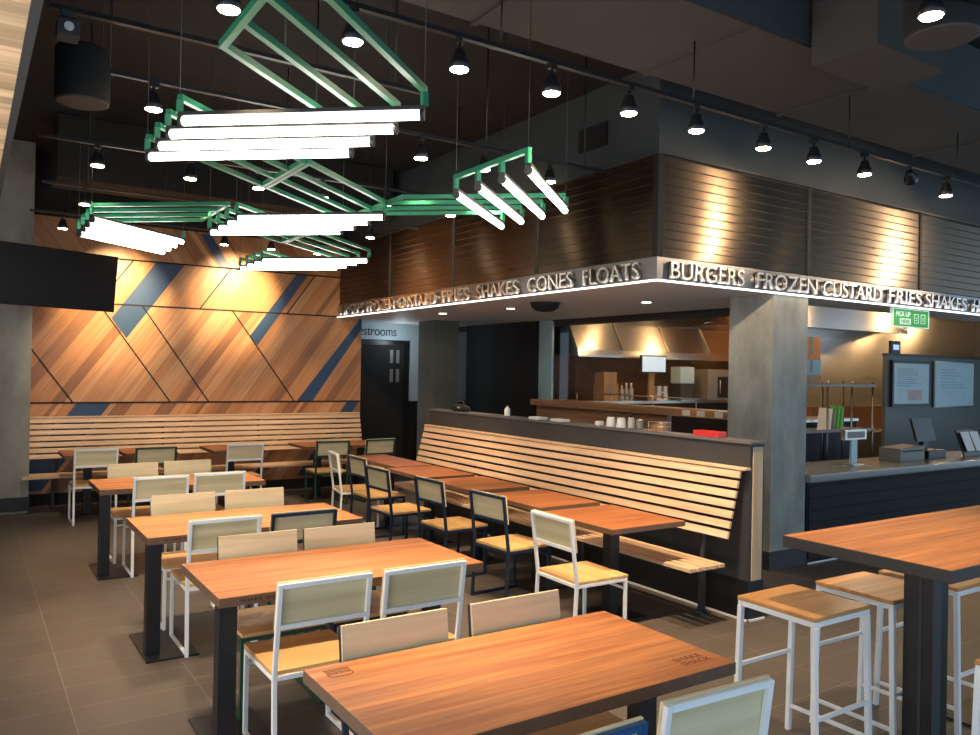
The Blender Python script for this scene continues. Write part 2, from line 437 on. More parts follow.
# kitchen back walls
struct('wall_kitchen_back', MB().box(7.5, 10.6, 0, 11.6, 10.7, 3.12), M['brick'])
struct('wall_kitchen_jog', MB().box(11.55, 8.4, 0, 11.65, 10.6, 3.12), M['brick'])
struct('wall_kitchen_right', MB().box(11.65, 8.3, 0, 17.4, 8.4, 3.12), M['steel'])

# timber ceiling canopy at upper left
sf = tag(thing('ceiling_timber', None, None), kind='structure')
MB().box(-2.6, .2, 3.0, .158, 7.2, 3.05).build('plank_soffit', M['soffitwood'], sf)
MB().box(.159, .2, 2.99, .19, 7.2, 3.2).build('edge_trim', M['ductblue'], sf)

# ceiling ducts
du = thing('air_duct', 'large grey rectangular air duct running across the upper right ceiling', 'duct')
MB().box(1.95, 3.24, 4.0, 12., 4.20, 4.5).build('duct_body', M['duct'], du)
MB().box(1.95, 3.225, 4.02, 12., 3.239, 4.5).build('duct_daylit_face', M['ductblue'], du)  # cool daylight on the duct front put into this bluer sheet
for x in (2.6, 4.05, 5.55, 7.6):
    MB().box(x-.02, 3.22, 3.985, x+.02, 4.21, 3.999).build('duct_seam', M['duct'], du)
MB().box(4.55, 2.75, 3.86, 5.35, 3.2, 4.545, .005).build('duct_box', M['duct'], None)
tag(bpy.data.objects['duct_box'], 'small square grey duct box in front of the large air duct', 'duct')
o = MB().box(.8, 9.75, 3.85, 4.8, 10.4, 4.54, .01).build('black_duct', M['ceil']); tag(o, 'black painted duct near the timber plank wall, farthest of the ceiling ducts', 'duct')
o = MB().box(4.96, 5.65, 3.98, 4.985, 6.05, 4.2).box(4.95, 5.7, 4.02, 4.96, 6.0, 4.04).box(4.95, 5.7, 4.08, 4.96, 6.0, 4.10).box(4.95, 5.7, 4.14, 4.96, 6.0, 4.16).build('ceiling_vent', M['blackmat'])
tag(o, 'small black slotted vent high on the wall above the louvered canopy', 'vent')

def drum(loc, r, h, label):
    t = thing('hanging_drum', label, 'ceiling fitting', loc)
    MB().lathe([(r*.96, 0), (r, .02), (r, h), (r*.9, h+.02)], n=32).build('drum_body', M['blackmat'], t)
    MB().lathe([(r*.9, -.006), (r*.97, 0), (r*.97, .004)], n=32).build('drum_rim', M['duct'], t)
    for a in (0, 2.1, 4.2):
        MB().tube((r*.7*math.cos(a), r*.7*math.sin(a), h), (r*.7*math.cos(a), r*.7*math.sin(a), CEIL-loc[2]), .004, n=6).build('hanger_wire', M['black'], t)
drum((.56, 5.32, 3.4), .15, .30, 'black hanging drum at upper left beside the timber soffit')
drum((3.92, 2.04, 3.50), .17, .42, 'black hanging drum at upper right beside the duct box')

# ------------------------------------------------------------------ louvered canopy with lettering
cn = thing('kitchen_canopy', 'dark bronze louvered canopy with raised steel menu lettering over the kitchen', 'canopy', (4.87, 4.87, 2.635))
def cv(x, y, z): return (x-4.87, y-4.87, z-2.635)
# fascia both sides (child meshes in local coordinates)
MB().box(*cv(4.868, 4.868, 2.64), *cv(4.898, 11.74, 2.842)).build('fascia', M['fascia'], cn)
MB().box(*cv(4.899, 4.868, 2.64), *cv(16, 4.898, 2.842)).build('fascia', M['fascia'], cn)
MB().box(*cv(4.846, 4.846, 2.632), *cv(4.867, 11.74, 2.646)).build('light_strip', M['edge'], cn)
MB().box(*cv(4.868, 4.846, 2.632), *cv(16, 4.867, 2.646)).build('light_strip', M['edge'], cn)
def louver(a, b, side):
    mb = MB(); n = 11; z0, z1 = 2.85, 3.70; h = (z1-z0)/n; k = 1
    ends = ((a, b))
    for i in range(n):
        zb = z0+i*h
        prof = []
        for j in range(k+1):
            t = j/k
            prof.append((0, zb+.005+(h-.010)*t))
        prof += [(-.015, zb+h-.005), (-.015, zb+.005)]
        rows = []
        for e in ends:
            rows.append([mb.bm.verts.new(cv(4.885-o_, e, z_) if side == 'L' else cv(e, 4.885-o_, z_)) for o_, z_ in prof])
        m_ = len(prof)
        for j in range(m_):
            f = mb.bm.faces.new((rows[0][j], rows[0][(j+1) % m_], rows[1][(j+1) % m_], rows[1][j]))
            f.smooth = False
        mb.bm.faces.new(rows[0]); mb.bm.faces.new(rows[1][::-1])
    return mb
for a, b in ((4.93,6.56),(6.62,8.26),(8.32,9.96),(10.02,11.73)):
    louver(a, b, 'L').build('louver_panel', M['louver'], cn)
for a, b in ((4.93,6.92),(6.98,8.96),(9.02,11.0),(11.06,13.0),(13.06,15.0)):
    louver(a, b, 'R').build('louver_panel', M['louver'], cn)
p = MB(); p.box(*cv(4.862, 4.862, 2.843), *cv(4.925, 4.925, 3.71))
for y in (6.59, 8.29, 9.99): p.box(*cv(4.872, y-.022, 2.843), *cv(4.91, y+.022, 3.71))
for x in (6.95, 8.99, 11.03, 13.03): p.box(*cv(x-.022, 4.872, 2.843), *cv(x+.022, 4.91, 3.71))
p.box(*cv(4.89, 4.93, 2.843), *cv(4.98, 11.74, 3.71)); p.box(*cv(4.93, 4.89, 2.843), *cv(16, 4.98, 3.71))
p.build('canopy_frame', M['blackmat'], cn)
MB().box(*cv(4.85, 4.85, 3.711), *cv(16, 4.985, 3.73)).box(*cv(4.85, 4.986, 3.711), *cv(4.985, 11.74, 3.73)).build('top_rail', M['charcoal'], cn)
for wd, x0, x1 in (('BURGERS',5.0,5.94),('FROZEN',6.12,7.03),('CUSTARD',7.13,8.15),('FRIES',8.30,8.94),('SHAKES',9.03,9.93),('HOT DOGS',10.1,11.3)):
    text_obj('sign_word', wd, x1-x0, .145, M['letter'], cv(x0, 4.845, 2.665), (PI/2,0,0), cn, .03)
for wd, y0, y1 in (('FLOATS',5.05,5.80),('CONES',5.95,6.68),('SHAKES',6.85,7.66),('FRIES',7.84,8.44),('CUSTARD',8.6,9.62),('FROZEN',9.75,10.62),('BURGERS',10.75,11.66)):
    text_obj('sign_word', wd, y1-y0, .145, M['letter'], cv(4.845, y1, 2.665), (PI/2,0,-PI/2), cn, .03)

# recessed downlights + dome in the soffit
dl = None
for x, y, lb in ((6.2,6.35,'recessed downlight in the grey soffit nearest the canopy corner'), (5.67,8.18,'recessed downlight in the grey soffit beside the dome speaker'),
                 (5.51,9.59,'recessed downlight in the grey soffit nearest the restroom')):
    t = thing('recessed_downlight', lb, 'ceiling light', (x, y, 2.633), group='downlights in the soffit')
    MB().lathe([(.055, -.006), (.075, -.004), (.078, 0)], n=20).build('trim_ring', M['capgrey'], t)
    MB().lathe([(.05, -.009), (.052, -.0065)], n=20).build('lamp_face', M['dlight'], t)
t = thing('dome_speaker', 'black dome speaker under the grey soffit above the half wall', 'speaker', (5.50, 7.25, 2.633))
MB().lathe([(.03,-.105),(.10,-.095),(.15,-.06),(.165,-.02),(.165,0)], n=24).build('dome_body', M['blackmat'], t)
MB().lathe([(.168,-.012),(.18,-.006),(.18,0)], n=24).build('mounting_ring', M['charcoal'], t)

# ------------------------------------------------------------------ furniture
BL, WH, NV, GR, OL = M['black'], M['white'], M['navy'], M['green'], M['olive']
def bent(mb, pts, w):
    for a, b in zip(pts, pts[1:]): mb.bar(a, b, w, w, bev=.002)
    return mb
def make_chair(frame, splay=.02):
    """faces +Y; origin on the floor below the seat middle"""
    t = bpy.data.objects.new('dining_chair', None); col.objects.link(t); t.empty_display_size = .1
    w, yr, yf, s, tb, lean = .231, -.225, .225, .022, .868, .06
    x = w-s/2
    zs = .428
    # seat and backrest boards
    MB().box(-w+.002, yr+.012, .435, w-.002, yf+.008, .456, .005).build('seat', M['plyseat'], t)
    k = lean/(tb-zs)
    yb = lambda z: yr + .011 - (z-zs)*k
    mb = MB()
    z0, z1 = .652, .874
    mb.prism([(-w+.001, yb(z0)+.0115, z0), (w-.001, yb(z0)+.0115, z0), (w-.001, yb(z1)+.0115, z1), (-w+.001, yb(z1)+.0115, z1)], (0, .013, 0))
    mb.build('backrest', M['ply'], t)
    mb = MB()
    for sx in (-1, 1): mb.bar((sx*x, yb(zs), zs), (sx*x, yb(tb)-.0, tb), s, s, up=(0,1,0), bev=.002)
    mb.bar((-x+s/2, yb(tb-.011), tb-.011), (x-s/2, yb(tb-.011), tb-.011), s, s, bev=.002)
    mb.bar((-x+s/2, yb(.665), .665), (x-s/2, yb(.665), .665), s, s, bev=.002)
    mb.build('back_frame', frame, t)
    mb = MB()
    for sx in (-1, 1): mb.bar((sx*x, yr+s+.001, .423), (sx*x, yf-s, .423), s, s, bev=.002)
    mb.bar((-x+s/2, yr+.011, .423), (x-s/2, yr+.011, .423), s, s, bev=.002)
    mb.bar((-x+s/2, yf-.011, .423), (x-s/2, yf-.011, .423), s, s, bev=.002)
    mb.build('seat_frame', frame, t)
    for sx in (-1, 1):
        MB().bar((sx*x, yr+.011, .434), (sx*x, yr+.011-splay, .02), s, s, up=(0,1,0), bev=.002).build('leg', frame, t)
        MB().bar((sx*x, yf-.011, .434), (sx*x, yf-.011, .02), s, s, up=(0,1,0), bev=.002).build('leg', frame, t)
        MB().bar((sx*x, yr-splay, .0115), (sx*x, yf, .0115), s, s, bev=.002).build('floor_runner', frame, t)
    MB().bar((-x+s/2, yf-.011, .36), (x-s/2, yf-.011, .36), .016, .016, bev=.002).build('stretcher', frame, t)
    return t
protos = {}
def chair(key, x, y, rz, label, group):
    m = {'white': WH, 'navy': NV, 'green': GR, 'olive': OL, 'blue': M['blueframe']}[key]
    if key not in protos:
        o = protos[key] = make_chair(m); o.location = (x, y, 0); o.rotation_euler = (0, 0, rz)
        tag(o, label, 'chair', group); return o
    o = dup(protos[key], (x, y, 0), rz, label); o['group'] = group
    return o

# ---- four communal tables
def communal(x0, x1, y0, y1, label, mark):
    cx_, cy_ = (x0+x1)/2, (y0+y1)/2
    t = thing('communal_table', label, 'table', (cx_, cy_, 0), 0, 'long wooden tables in the left rows')
    w, d = (x1-x0)/2, (y1-y0)/2
    dark_edges(MB().box(-w, -d, .708, w, d, .755, .004).build('tabletop', M['table'], t), M['edge_'])
    for sx in (-1, 1):
        lx, ly = (-(w-.046), -d+.046) if sx < 0 else (w-.12, 0)
        MB().box(lx-.043, ly-.043, .0125, lx+.043, ly+.043, .7075, .004).build('table_leg', BL, t)
        py0, py1 = (-d-.11, -d+.50) if sx < 0 else (-.3, .3)
        MB().box(lx-.06 if sx < 0 else lx-.16, py0, 0, lx+.26 if sx < 0 else lx+.1, py1, .012, .003).build('base_plate', BL, t)
    if mark == 'edge':
        text_obj('edge_stamp', 'SHAKE SHACK', .24, .016, M['blackmat'], (-w+.10, -d-.0005, .724), (PI/2,0,0), t, .001)
    if mark == 'top':
        mb = MB(); z = .7555
        bx, by, W, H = -w+.055, d-.125, .095, .07          # burnt bun outline with three lines above it
        def ln(a, b, t_=.004): mb.bar((a[0],a[1],z), (b[0],b[1],z), t_, .0008)
        n = 8
        prev = (bx, by+H*.42)
        for i in range(1, n+1):
            a = PI + (PI/2)*i/n; q = (bx+.025+.025*math.cos(a), by+.025+.025*math.sin(a)) if i else prev
            ln(prev, q); prev = q
        q = (bx+W-.025, by); ln(prev, q); prev = q
        for i in range(1, n+1):
            a = -PI/2 + (PI/2)*i/n; q = (bx+W-.025+.025*math.cos(a), by+.025+.025*math.sin(a)); ln(prev, q); prev = q
        q = (bx+W, by+H*.42); ln(prev, q); ln(q, (bx, by+H*.42))
        for k in range(3):
            yy = by+H*(.58+.2*k)
            for i in range(8):
                xa = bx+W*i/8; xb = bx+W*(i+1)/8
                ln((xa, yy+.0025*(-1)**i), (xb, yy-.0025*(-1)**i), .006)
        mb.build('burnt_emblem', M['line'], t)
        text_obj('burnt_stamp', 'SHAKE\nSHACK', .15, .075, M['line'], (w-.20, -d+.07, .7552), (0,0,0), t, .0008)
    return t
communal(1.045, 2.485, 2.03, 2.785, 'long wooden communal table nearest the camera, with burnt marks on its corners', 'top')
communal(1.02, 2.50, 3.83, 4.605, 'second long wooden communal table from the camera', 'edge')
communal(.985, 2.46, 5.39, 6.17, 'third long wooden communal table from the camera', 'edge')
communal(1.0, 2.45, 7.62, 8.36, 'long wooden communal table farthest back, nearest the plank wall bench', '')
G1 = 'chairs around the long tables'
XL, XR = 1.43, 1.955
# near side face +Y ; far side face -Y
chair('blue', XL-.03, 1.915, 0, 'blue framed chair at the front left edge of the nearest long table', G1)
chair('white', 1.995, 1.945, math.radians(-3), 'white framed chair at the front of the nearest long table, right of blue one', G1)
chair('navy', XL+.01, 2.575, PI, 'navy framed chair behind the nearest long table, left one with plywood back facing us', G1)
chair('navy', XR+.06, 2.57, PI, 'navy framed chair behind the nearest long table, right one with plywood back facing us', G1)
chair('white', XL, 3.80, 0, 'white framed chair with back to us at the left of the second long table', G1)
chair('white', XR, 3.79, 0, 'white framed chair with back to us at the right of the second long table', G1)
chair('green', XL+.03, 4.40, PI, 'green framed chair behind the second long table, left one with plywood back facing us', G1)
chair('navy', XR+.01, 4.39, PI, 'navy framed chair behind the second long table, right one with plywood back facing us', G1)
chair('white', XL, 5.51, 0, 'white framed chair with back to us at the left of the third long table', G1)
chair('navy', XR, 5.50, 0, 'navy framed chair with back to us at the right of the third long table', G1)
chair('white', XL-.02, 6.08, PI, 'white framed chair behind the third long table, left one with plywood back facing us', G1)
chair('white', XR, 6.09, PI, 'white framed chair behind the third long table, right one with plywood back facing us', G1)
chair('white', XL+.04, 7.72, 0, 'white framed chair with back to us at the left of the farthest long table', G1)
chair('white', XR+.03, 7.76, 0, 'white framed chair with back to us at the right of the farthest long table', G1)
chair('white', XL-.02, 8.25, PI, 'white framed chair behind the farthest long table, left one with plywood back facing us', G1)
chair('olive', XR-.02, 8.29, PI, 'dark framed chair behind the farthest long table, right one with plywood back facing us', G1)

# ---- small tables
def small_table(cx_, cy_, wx, wy, label, group, first=[]):
    t = thing('small_table', label, 'table', (cx_, cy_, 0), 0, group)
    dark_edges(MB().box(-wx/2, -wy/2, .715, wx/2, wy/2, .755, .004).build('tabletop', M['tableY'], t), M['edge_'])
    MB().box(-.045, -.045, .0125, .045, .045, .7145, .003).build('table_leg', BL, t)
    MB().box(-.2, -.2, 0, .2, .2, .012, .003).build('base_plate', BL, t)
    return t
G2 = 'square tables along the long bench'
for i, (y0, y1, xa, lb) in enumerate(((4.19,5.01,3.80,'small wooden table nearest the open end of the long bench'),
        (5.15,5.97,3.88,'second small wooden table along the long bench'), (6.16,6.98,3.88,'third small wooden table along the long bench, the middle one'),
        (7.14,8.00,3.92,'fourth small wooden table along the long bench'), (8.05,9.31,4.05,'longer wooden table at the far end of the long bench'))):
    small_table((xa+4.53)/2, (y0+y1)/2, 4.53-xa, y1-y0, lb, G2)
G3 = 'chairs facing the long bench'
R90 = -PI/2
chair('white', 3.645, 4.33, R90-math.radians(1), 'white framed chair facing the long bench at the nearest small table', G3)
chair('navy', 3.78, 5.37, R90+math.radians(4), 'navy framed chair facing the long bench at the second small table', G3)
chair('navy', 3.765, 6.30, R90+math.radians(3), 'navy framed chair facing the long bench at the middle small table', G3)
chair('navy', 3.69, 7.22, R90+math.radians(3), 'navy framed chair facing the long bench at the fourth small table', G3)
chair('navy', 3.91, 8.19, R90, 'navy framed chair facing the long bench at the longer far table', G3)
chair('white', 3.86, 8.69, R90-math.radians(10), 'white framed chair facing the far end of the long bench', G3)
G4 = 'small tables along the plank wall bench'
for x0, x1, lb in ((1.0,1.58,'leftmost small table at the plank wall bench, by the concrete column'), (1.66,2.27,'second small table from the left at the plank wall bench'),
                   (2.70,3.34,'middle small table at the plank wall bench'), (3.95,4.55,'second small table from the right at the plank wall bench'), (4.62,5.22,'rightmost small table at the plank wall bench, near the black door')):
    small_table((x0+x1)/2, 10.92, x1-x0, .74, lb, G4)
G5 = 'chairs facing the plank wall bench'
chair('white', 1.29, 10.42, 0, 'white framed chair facing the plank wall bench at its left end', G5)
chair('olive', 1.93, 10.38, 0, 'dark framed chair facing the plank wall bench, second from the left', G5)
chair('white', 2.99, 10.40, 0, 'white framed chair facing the plank wall bench at the middle small table', G5)
chair('green', 4.18, 10.39, math.radians(-4), 'green framed chair facing the plank wall bench, second from the right', G5)
chair('olive', 4.86, 10.42, math.radians(4), 'dark framed chair facing the plank wall bench nearest the black door', G5)

# ---- slatted benches (local: length along +X, front edge y=0, wall y=.59)
def bench(loc, rz, L, label, npost, n_back=7, over=0., cap=.05):
    t = thing('slatted_bench', label, 'bench', loc, rz)
    for i in range(5):
        MB().box(-over if i < 2 else 0, .0+i*.078, .425, L, .0+i*.078+.058, .452, .003).build('seat_slat', M['slat'], t)
    z0, z1, y0, y1 = .66, 1.105, .395, .515
    for i in range(n_back):
        f = i/(n_back-1); y = y0+(y1-y0)*f; z = z0+(z1-z0)*f; dy, dz = (y1-y0)/.461, (z1-z0)/.461
        h = .0275
        mb = MB(); mb.prism([(0, y-dy*h, z-dz*h), (0, y+dy*h, z+dz*h), (0, y+dy*h+dz*.02, z+dz*h-dy*.02), (0, y-dy*h+dz*.02, z-dz*h-dy*.02)], (L, 0, 0))
        mb.build('back_slat', M['slat'], t)
    MB().box(0, .512, 1.137, L+cap, .585, 1.156, .003).build('top_cap', M['slat'], t)
    for k in range(npost):
        x = .28 + (L-.56)*k/(npost-1)
        mb = MB(); mb.box(x-.02, .03, .395, x+.02, .46, .4245).box(x-.02, .42, 0, x+.02, .46, .3945).box(x-.04, .36, 0, x+.04, .52, .01)
        mb.bar((x, .44, .42), (x, .545, 1.135), .035, .02, up=(0,1,0))
        mb.build('bench_bracket', M['charcoal'], t)
    return t
# right bench: local +X -> world -Y, local +Y -> world +X   (rotation -90deg)
bench((4.37, 8.92, 0), -PI/2, 4.93, 'long pale slatted bench against the charcoal half wall', 4)
bench((.695, 11.15, 0), 0, 4.535, 'long pale slatted bench along the diagonal plank wall', 4, 7, .085, 0)

# ---- high table and stools
ht = thing('high_table', 'tall wooden bar table with a thick black post at the right', 'table', (3.31, 1.65, 0))
dark_edges(MB().box(0, 0, 1.03, 1.95, .79, 1.085, .006).build('tabletop', M['table'], ht), M['edgeblack'])  # tabletop sides in a darker charcoal than the other tables
for x in (.565, 1.45):
    lg = MB().box(x-.07, .33, .0125, x+.07, .47, 1.0295, .004).build('table_leg', BL, ht)
    MB().box(x-.073, .38, .02, x-.0705, .395, 1.01).box(x-.0705, .3265, .02, x+.0, .3295, 1.01).build('groove_strip', M['charcoal'], lg)
    MB().box(x-.25, .12, 0, x+.25, .68, .012, .003).build('base_plate', BL, ht)
def make_stool(loc, rz, label):
    t = thing('bar_stool', label, 'stool', loc, rz, 'white bar stools at the tall table')
    w, s = .215, .022
    MB().box(-w-.002, -w-.002, .742, w+.002, w+.002, .762, .004).build('seat', M['stoolseat'], t)
    mb = MB(); x = w-s/2
    for k in (-1, 1):
        mb.bar((-w, k*x, .729), (w, k*x, .729), s, s+.004, bev=.002); mb.bar((k*x, -x+s/2, .729), (k*x, x-s/2, .729), s, s+.004, bev=.002)
    mb.build('seat_frame', WH, t)
    sp = .02
    for i in (-1, 1):
        for j in (-1, 1):
            MB().bar((i*x, j*x, .716), (i*(x+sp*.3), j*(x+sp), .0), s+.004, s+.004, bev=.002).build('leg', WH, t)
    for j in (-1, 1):
        z = .30 if j < 0 else .42
        MB().bar((-x+.008, j*(x+.01), z), (x-.008, j*(x+.01), z), .018, .018, bev=.002).build('footrest', WH, t)
    for i in (-1, 1):
        MB().bar((i*(x+.004), -x-.004, .13), (i*(x+.004), x+.004, .13), .018, .018, bev=.002).build('side_rail', WH, t)
    return t
st = make_stool((3.434, 2.41, 0), 0, 'white bar stool with orange wood seat left of the tall table post')
dup(st, (4.03, 2.385, 0), math.radians(-1), 'white bar stool second along the far side of the tall table')
dup(st, (4.56, 2.35, 0), 0, 'white bar stool partly hidden behind the tall table post')
dup(st, (3.52, 1.34, 0), 0, 'white bar stool on the near side of the tall table at the right edge')

# ------------------------------------------------------------------ things on the half wall ledge (z = 1.352)
ZL = 1.3525
t = thing('carry_bag', 'black bag lying on the far end of the half wall', 'bag', (5.04, 8.30, ZL))
MB().lathe([(.05,0),(.065,.02),(.06,.06),(.03,.085),(.012,.09)], n=12).build('bag_body', M['blackmat'], t).scale = (1, 3.2, 1)
MB().tube((0,-.12,.07),(0,-.05,.12),.006,n=6).tube((0,-.05,.12),(0,.05,.12),.006,n=6).tube((0,.05,.12),(0,.12,.07),.006,n=6).build('bag_handle', M['charcoal'], t)
MB().box(-.068,-.10,.04,-.064,-.03,.06).build('bag_tag', M['plasticgrey'], t)
t = thing('soap_bottle', 'small white bottle standing alone on the half wall', 'bottle', (5.04, 7.30, ZL))
MB().lathe([(.03,0),(.032,.01),(.032,.075),(.018,.09),(.014,.1)], n=14).build('bottle_body', M['paper'], t)
MB().lathe([(.015,.1),(.015,.115)], n=10).build('bottle_cap', M['plasticgrey'], t)
for y, lb in ((6.73,'flat white napkin stack on the half wall, farther one'), (6.36,'flat white napkin stack on the half wall, nearer one')):
    mb = MB()
    for k in range(4): mb.box(-.06+R.uniform(-.004,.004), -.085+R.uniform(-.004,.004), k*.006, .06, .085, k*.006+.0055)
    o = mb.build('napkin_stack', M['paper'], None, (5.04, y, ZL)); tag(o, lb, 'napkins', 'napkin stacks on the half wall')
o = MB().box(-.03,-.03,0,.03,.03,.035,.004).box(-.024,-.024,.0352,.024,.024,.04).build('sugar_box', M['paper'], None, (5.04, 5.76, ZL)); tag(o, 'tiny white box beside the paper cups on the half wall', 'box')
for y, lb in ((5.60,'white paper cup stack on the half wall, left of two'), (5.46,'white paper cup stack on the half wall, right of two')):
    t = thing('paper_cup', lb, 'cup', (5.04, y, ZL), 0, 'paper cups on the half wall')
    MB().lathe([(.044,0),(.046,.006),(.036,.085),(.034,.088)], n=18).build('cup_body', M['paper'], t)
    MB().lathe([(.047,0),(.048,.004),(.047,.008)], n=18).build('cup_rim', M['paper'], t)
t = thing('sauce_bottle', 'clear sauce bottle with a dark spout beside the paper cups', 'bottle', (5.04, 5.33, ZL))
MB().lathe([(.03,0),(.032,.01),(.03,.08),(.02,.1)], n=14).build('bottle_body', M['bottle'], t)
MB().lathe([(.016,.1),(.012,.112),(.004,.15)], n=10).build('spout', M['blackmat'], t)
t = thing('condiment_jar', 'small dark condiment jar right of the sauce bottle', 'jar', (5.04, 5.22, ZL))
MB().lathe([(.028,0),(.03,.01),(.03,.065),(.026,.07)], n=14).build('jar_body', M['plasticgrey'], t)
MB().lathe([(.031,.0705),(.031,.085),(.02,.09)], n=14).build('jar_lid', M['steel'], t)
t = thing('condiment_rack', 'low grey wire rack of packets on the half wall', 'rack', (5.04, 4.98, ZL))
mb = MB().box(-.05,-.08,0,.05,.08,.006)
for x in (-.05,.05):
    for y in (-.08,.08): mb.tube((x,y,.006),(x,y,.08),.003,n=6)
for z in (.045,.08):
    mb.tube((-.05,-.08,z),(-.05,.08,z),.003,n=6).tube((.05,-.08,z),(.05,.08,z),.003,n=6).tube((-.05,-.08,z),(.05,-.08,z),.003,n=6).tube((-.05,.08,z),(.05,.08,z),.003,n=6)
mb.build('wire_frame', M['steel'], t)
MB().box(-.035,-.065,.007,.035,-.005,.07).box(-.035,.005,.007,.035,.06,.06).build('packets', M['card'], t)
t = thing('red_tray', 'red plastic tray on the half wall beside the concrete column', 'tray', (5.04, 4.42, ZL))
MB().box(-.05,-.13,0,.05,.13,.012,.004).box(-.05,-.13,.0125,-.043,.13,.045,.002).box(.043,-.13,.0125,.05,.13,.045,.002).box(-.0425,-.13,.0125,.0425,-.122,.045,.002).box(-.0425,.122,.0125,.0425,.13,.045,.002).build('tray_body', M['red'], t)
MB().box(-.035,-.10,.013,.035,.0,.03).build('tray_insert', M['paper'], t)

# ------------------------------------------------------------------ service counter at right
ct = thing('service_counter', 'black fronted service counter with a grey stone top at right', 'counter', (6.98, 4.86, 0))
MB().box(0, .012, 0, 8.5, .70, .80).build('counter_front', M['blackmat'], ct)
for z in (.16, .28, .40, .52, .64): pass
mb = MB()
for k in range(6): mb.box(.02, .0, .05+k*.12, 8.5, .0115, .05+k*.12+.112)
mb.build('front_boards', M['blackmat'], ct)
MB().box(-.01, -.03, .80, 8.5, .75, .88, .02).build('countertop', M['stone'], ct)
MB().box(0, -.012, 0, 8.5, -.001, .014).build('kick_strip', M['white'], ct)
t = thing('payment_stand', 'brushed metal payment stand on the service counter', 'stand', (8.27, 5.2, .8805))
MB().box(-.10,-.07,0,.10,.07,.012,.003).build('stand_base', M['steel'], t)
MB().box(-.055,-.012,.012,.055,.012,.28).build('stand_post', M['paperb'], t)
MB().box(-.20,-.03,.28,.20,.03,.39,.004).build('stand_head', M['steel'], t)
MB().box(-.16,-.034,.30,.16,-.0305,.37).build('head_plate', M['plasticgrey'], t)
t = thing('card_printer', 'boxy grey printer on the service counter right of the payment stand', 'printer', (9.35, 5.25, .8805))
MB().prism([(-.26,-.12,0),(.26,-.12,0),(.26,-.12,.17),(-.26,-.12,.15)], (0,.26,0)).build('printer_body', M['plasticgrey'], t)
MB().box(-.22,-.1235,.11,.22,-.1205,.125).build('paper_slot', M['blackmat'], t)
t = thing('cash_register', 'black till with a raised screen on the service counter', 'till', (9.95, 5.3, .8805))
MB().box(-.2,-.15,0,.2,.2,.1,.006).build('till_drawer', M['black'], t)
mb = MB().box(-.05,0,.1,.05,.06,.25); mb.prism([(-.22,-.02,.2),(.22,-.02,.2),(.22,.06,.48),(-.22,.06,.48)], (0,.03,0)); mb.build('till_screen', M['black'], t)
t = thing('brochure_holder', 'black stand holding pale leaflets at the right end of the counter', 'leaflet holder', (10.85, 5.15, .8805))
MB().prism([(-.25,0,0),(.25,0,0),(.16,.1,.32),(-.28,.1,.32)], (0,.02,0)).build('holder_back', M['black'], t)
for x in (-.2, .03):
    MB().prism([(x,-.012,.06),(x+.19,-.012,.06),(x+.15,.06,.30),(x-.05,.06,.30)], (0,.006,0)).build('leaflet', M['paper'], t)
# pick up sign
t = thing('pickup_sign', 'green pick up here sign hanging below the canopy lettering', 'sign', (8.55, 4.93, 2.435))
MB().box(0,0,0,.72,.03,.185).build('sign_board', M['signgreen'], t)
MB().box(-.012,-.004,-.012,.732,.034,-.001).box(-.012,-.004,.186,.732,.034,.195).box(-.012,-.004,0,-.001,.034,.185).box(.721,-.004,0,.732,.034,.185).build('sign_frame', M['signwhite'], t)
text_obj('sign_text', 'PICK UP', .29, .06, M['signwhite'], (.05,-.003,.105), (PI/2,0,0), t, .002, .02)
MB().box(.13,-.003,.02,.35,-.0005,.085).build('text_panel', M['signwhite'], t)
text_obj('sign_text', 'HERE', .17, .042, M['signgreen'], (.155,-.004,.032), (PI/2,0,0), t, .002, .02)
mb = MB()
for x0 in (.42, .56):
    mb.box(x0,-.003,.04,x0+.09,-.0005,.047).box(x0,-.003,.138,x0+.09,-.0005,.145).box(x0,-.003,.047,x0+.007,-.0005,.138).box(x0+.083,-.003,.047,x0+.09,-.0005,.138)
    mb.box(x0+.03,-.003,.07,x0+.06,-.0005,.078).box(x0+.03,-.003,.095,x0+.06,-.0005,.103)
mb.build('sign_icon', M['signwhite'], t)
MB().tube((.1,.015,.186),(.1,.015,.20),.005,n=8).tube((.62,.015,.186),(.62,.015,.20),.005,n=8).build('hanger', M['steel'], t)

# ------------------------------------------------------------------ kitchen, right opening
t = thing('kitchen_partition', 'grey steel partition behind the counter carrying two menu boards', 'partition', (12.05, 7.05, 0))
MB().box(0,0,0,4.5,.06,2.2).build('partition_panel', plain('partition_paint', (.075, .095, .10), .45, 0, .15, 3), t)
MB().box(0,-.01,2.2,4.5,.07,2.24).build('partition_cap', M['black'], t)
t = thing('menu_board', 'black framed pale blue menu board on the steel partition', 'menu board', (12.15, 7.0, 1.40))
MB().box(.045,.002,.045,1.07,.03,.69).build('poster', M['paperb'], t)
MB().box(0,0,0,1.115,.045,.044).box(0,0,.691,1.115,.045,.735).box(0,0,.044,.044,.045,.691).box(1.071,0,.044,1.115,.045,.691).build('board_frame', M['black'], t)
mb = MB()
for k in range(9): mb.box(.14,-.002,.60-k*.034,.5+R.random()*.35,.0015,.612-k*.034)
mb.build('print_lines', M['bluebox'], t)
MB().box(.45,-.003,.10,.85,.0015,.27).build('print_photo', plain('pale_pink_print', (.5,.40,.40), .6, 0, .3, 9), t)
t = thing('menu_board', 'frameless pale blue menu board right of the black framed one', 'menu board', (13.42, 7.0, 1.40))
MB().box(0,.002,0,1.25,.03,.73).build('poster', M['paperb'], t)
MB().box(-.02,0,-.02,1.27,.045,-.001).build('board_rail', M['steel'], t); MB().box(-.02,0,.731,1.27,.045,.75).build('board_rail', M['steel'], t)
mb = MB()
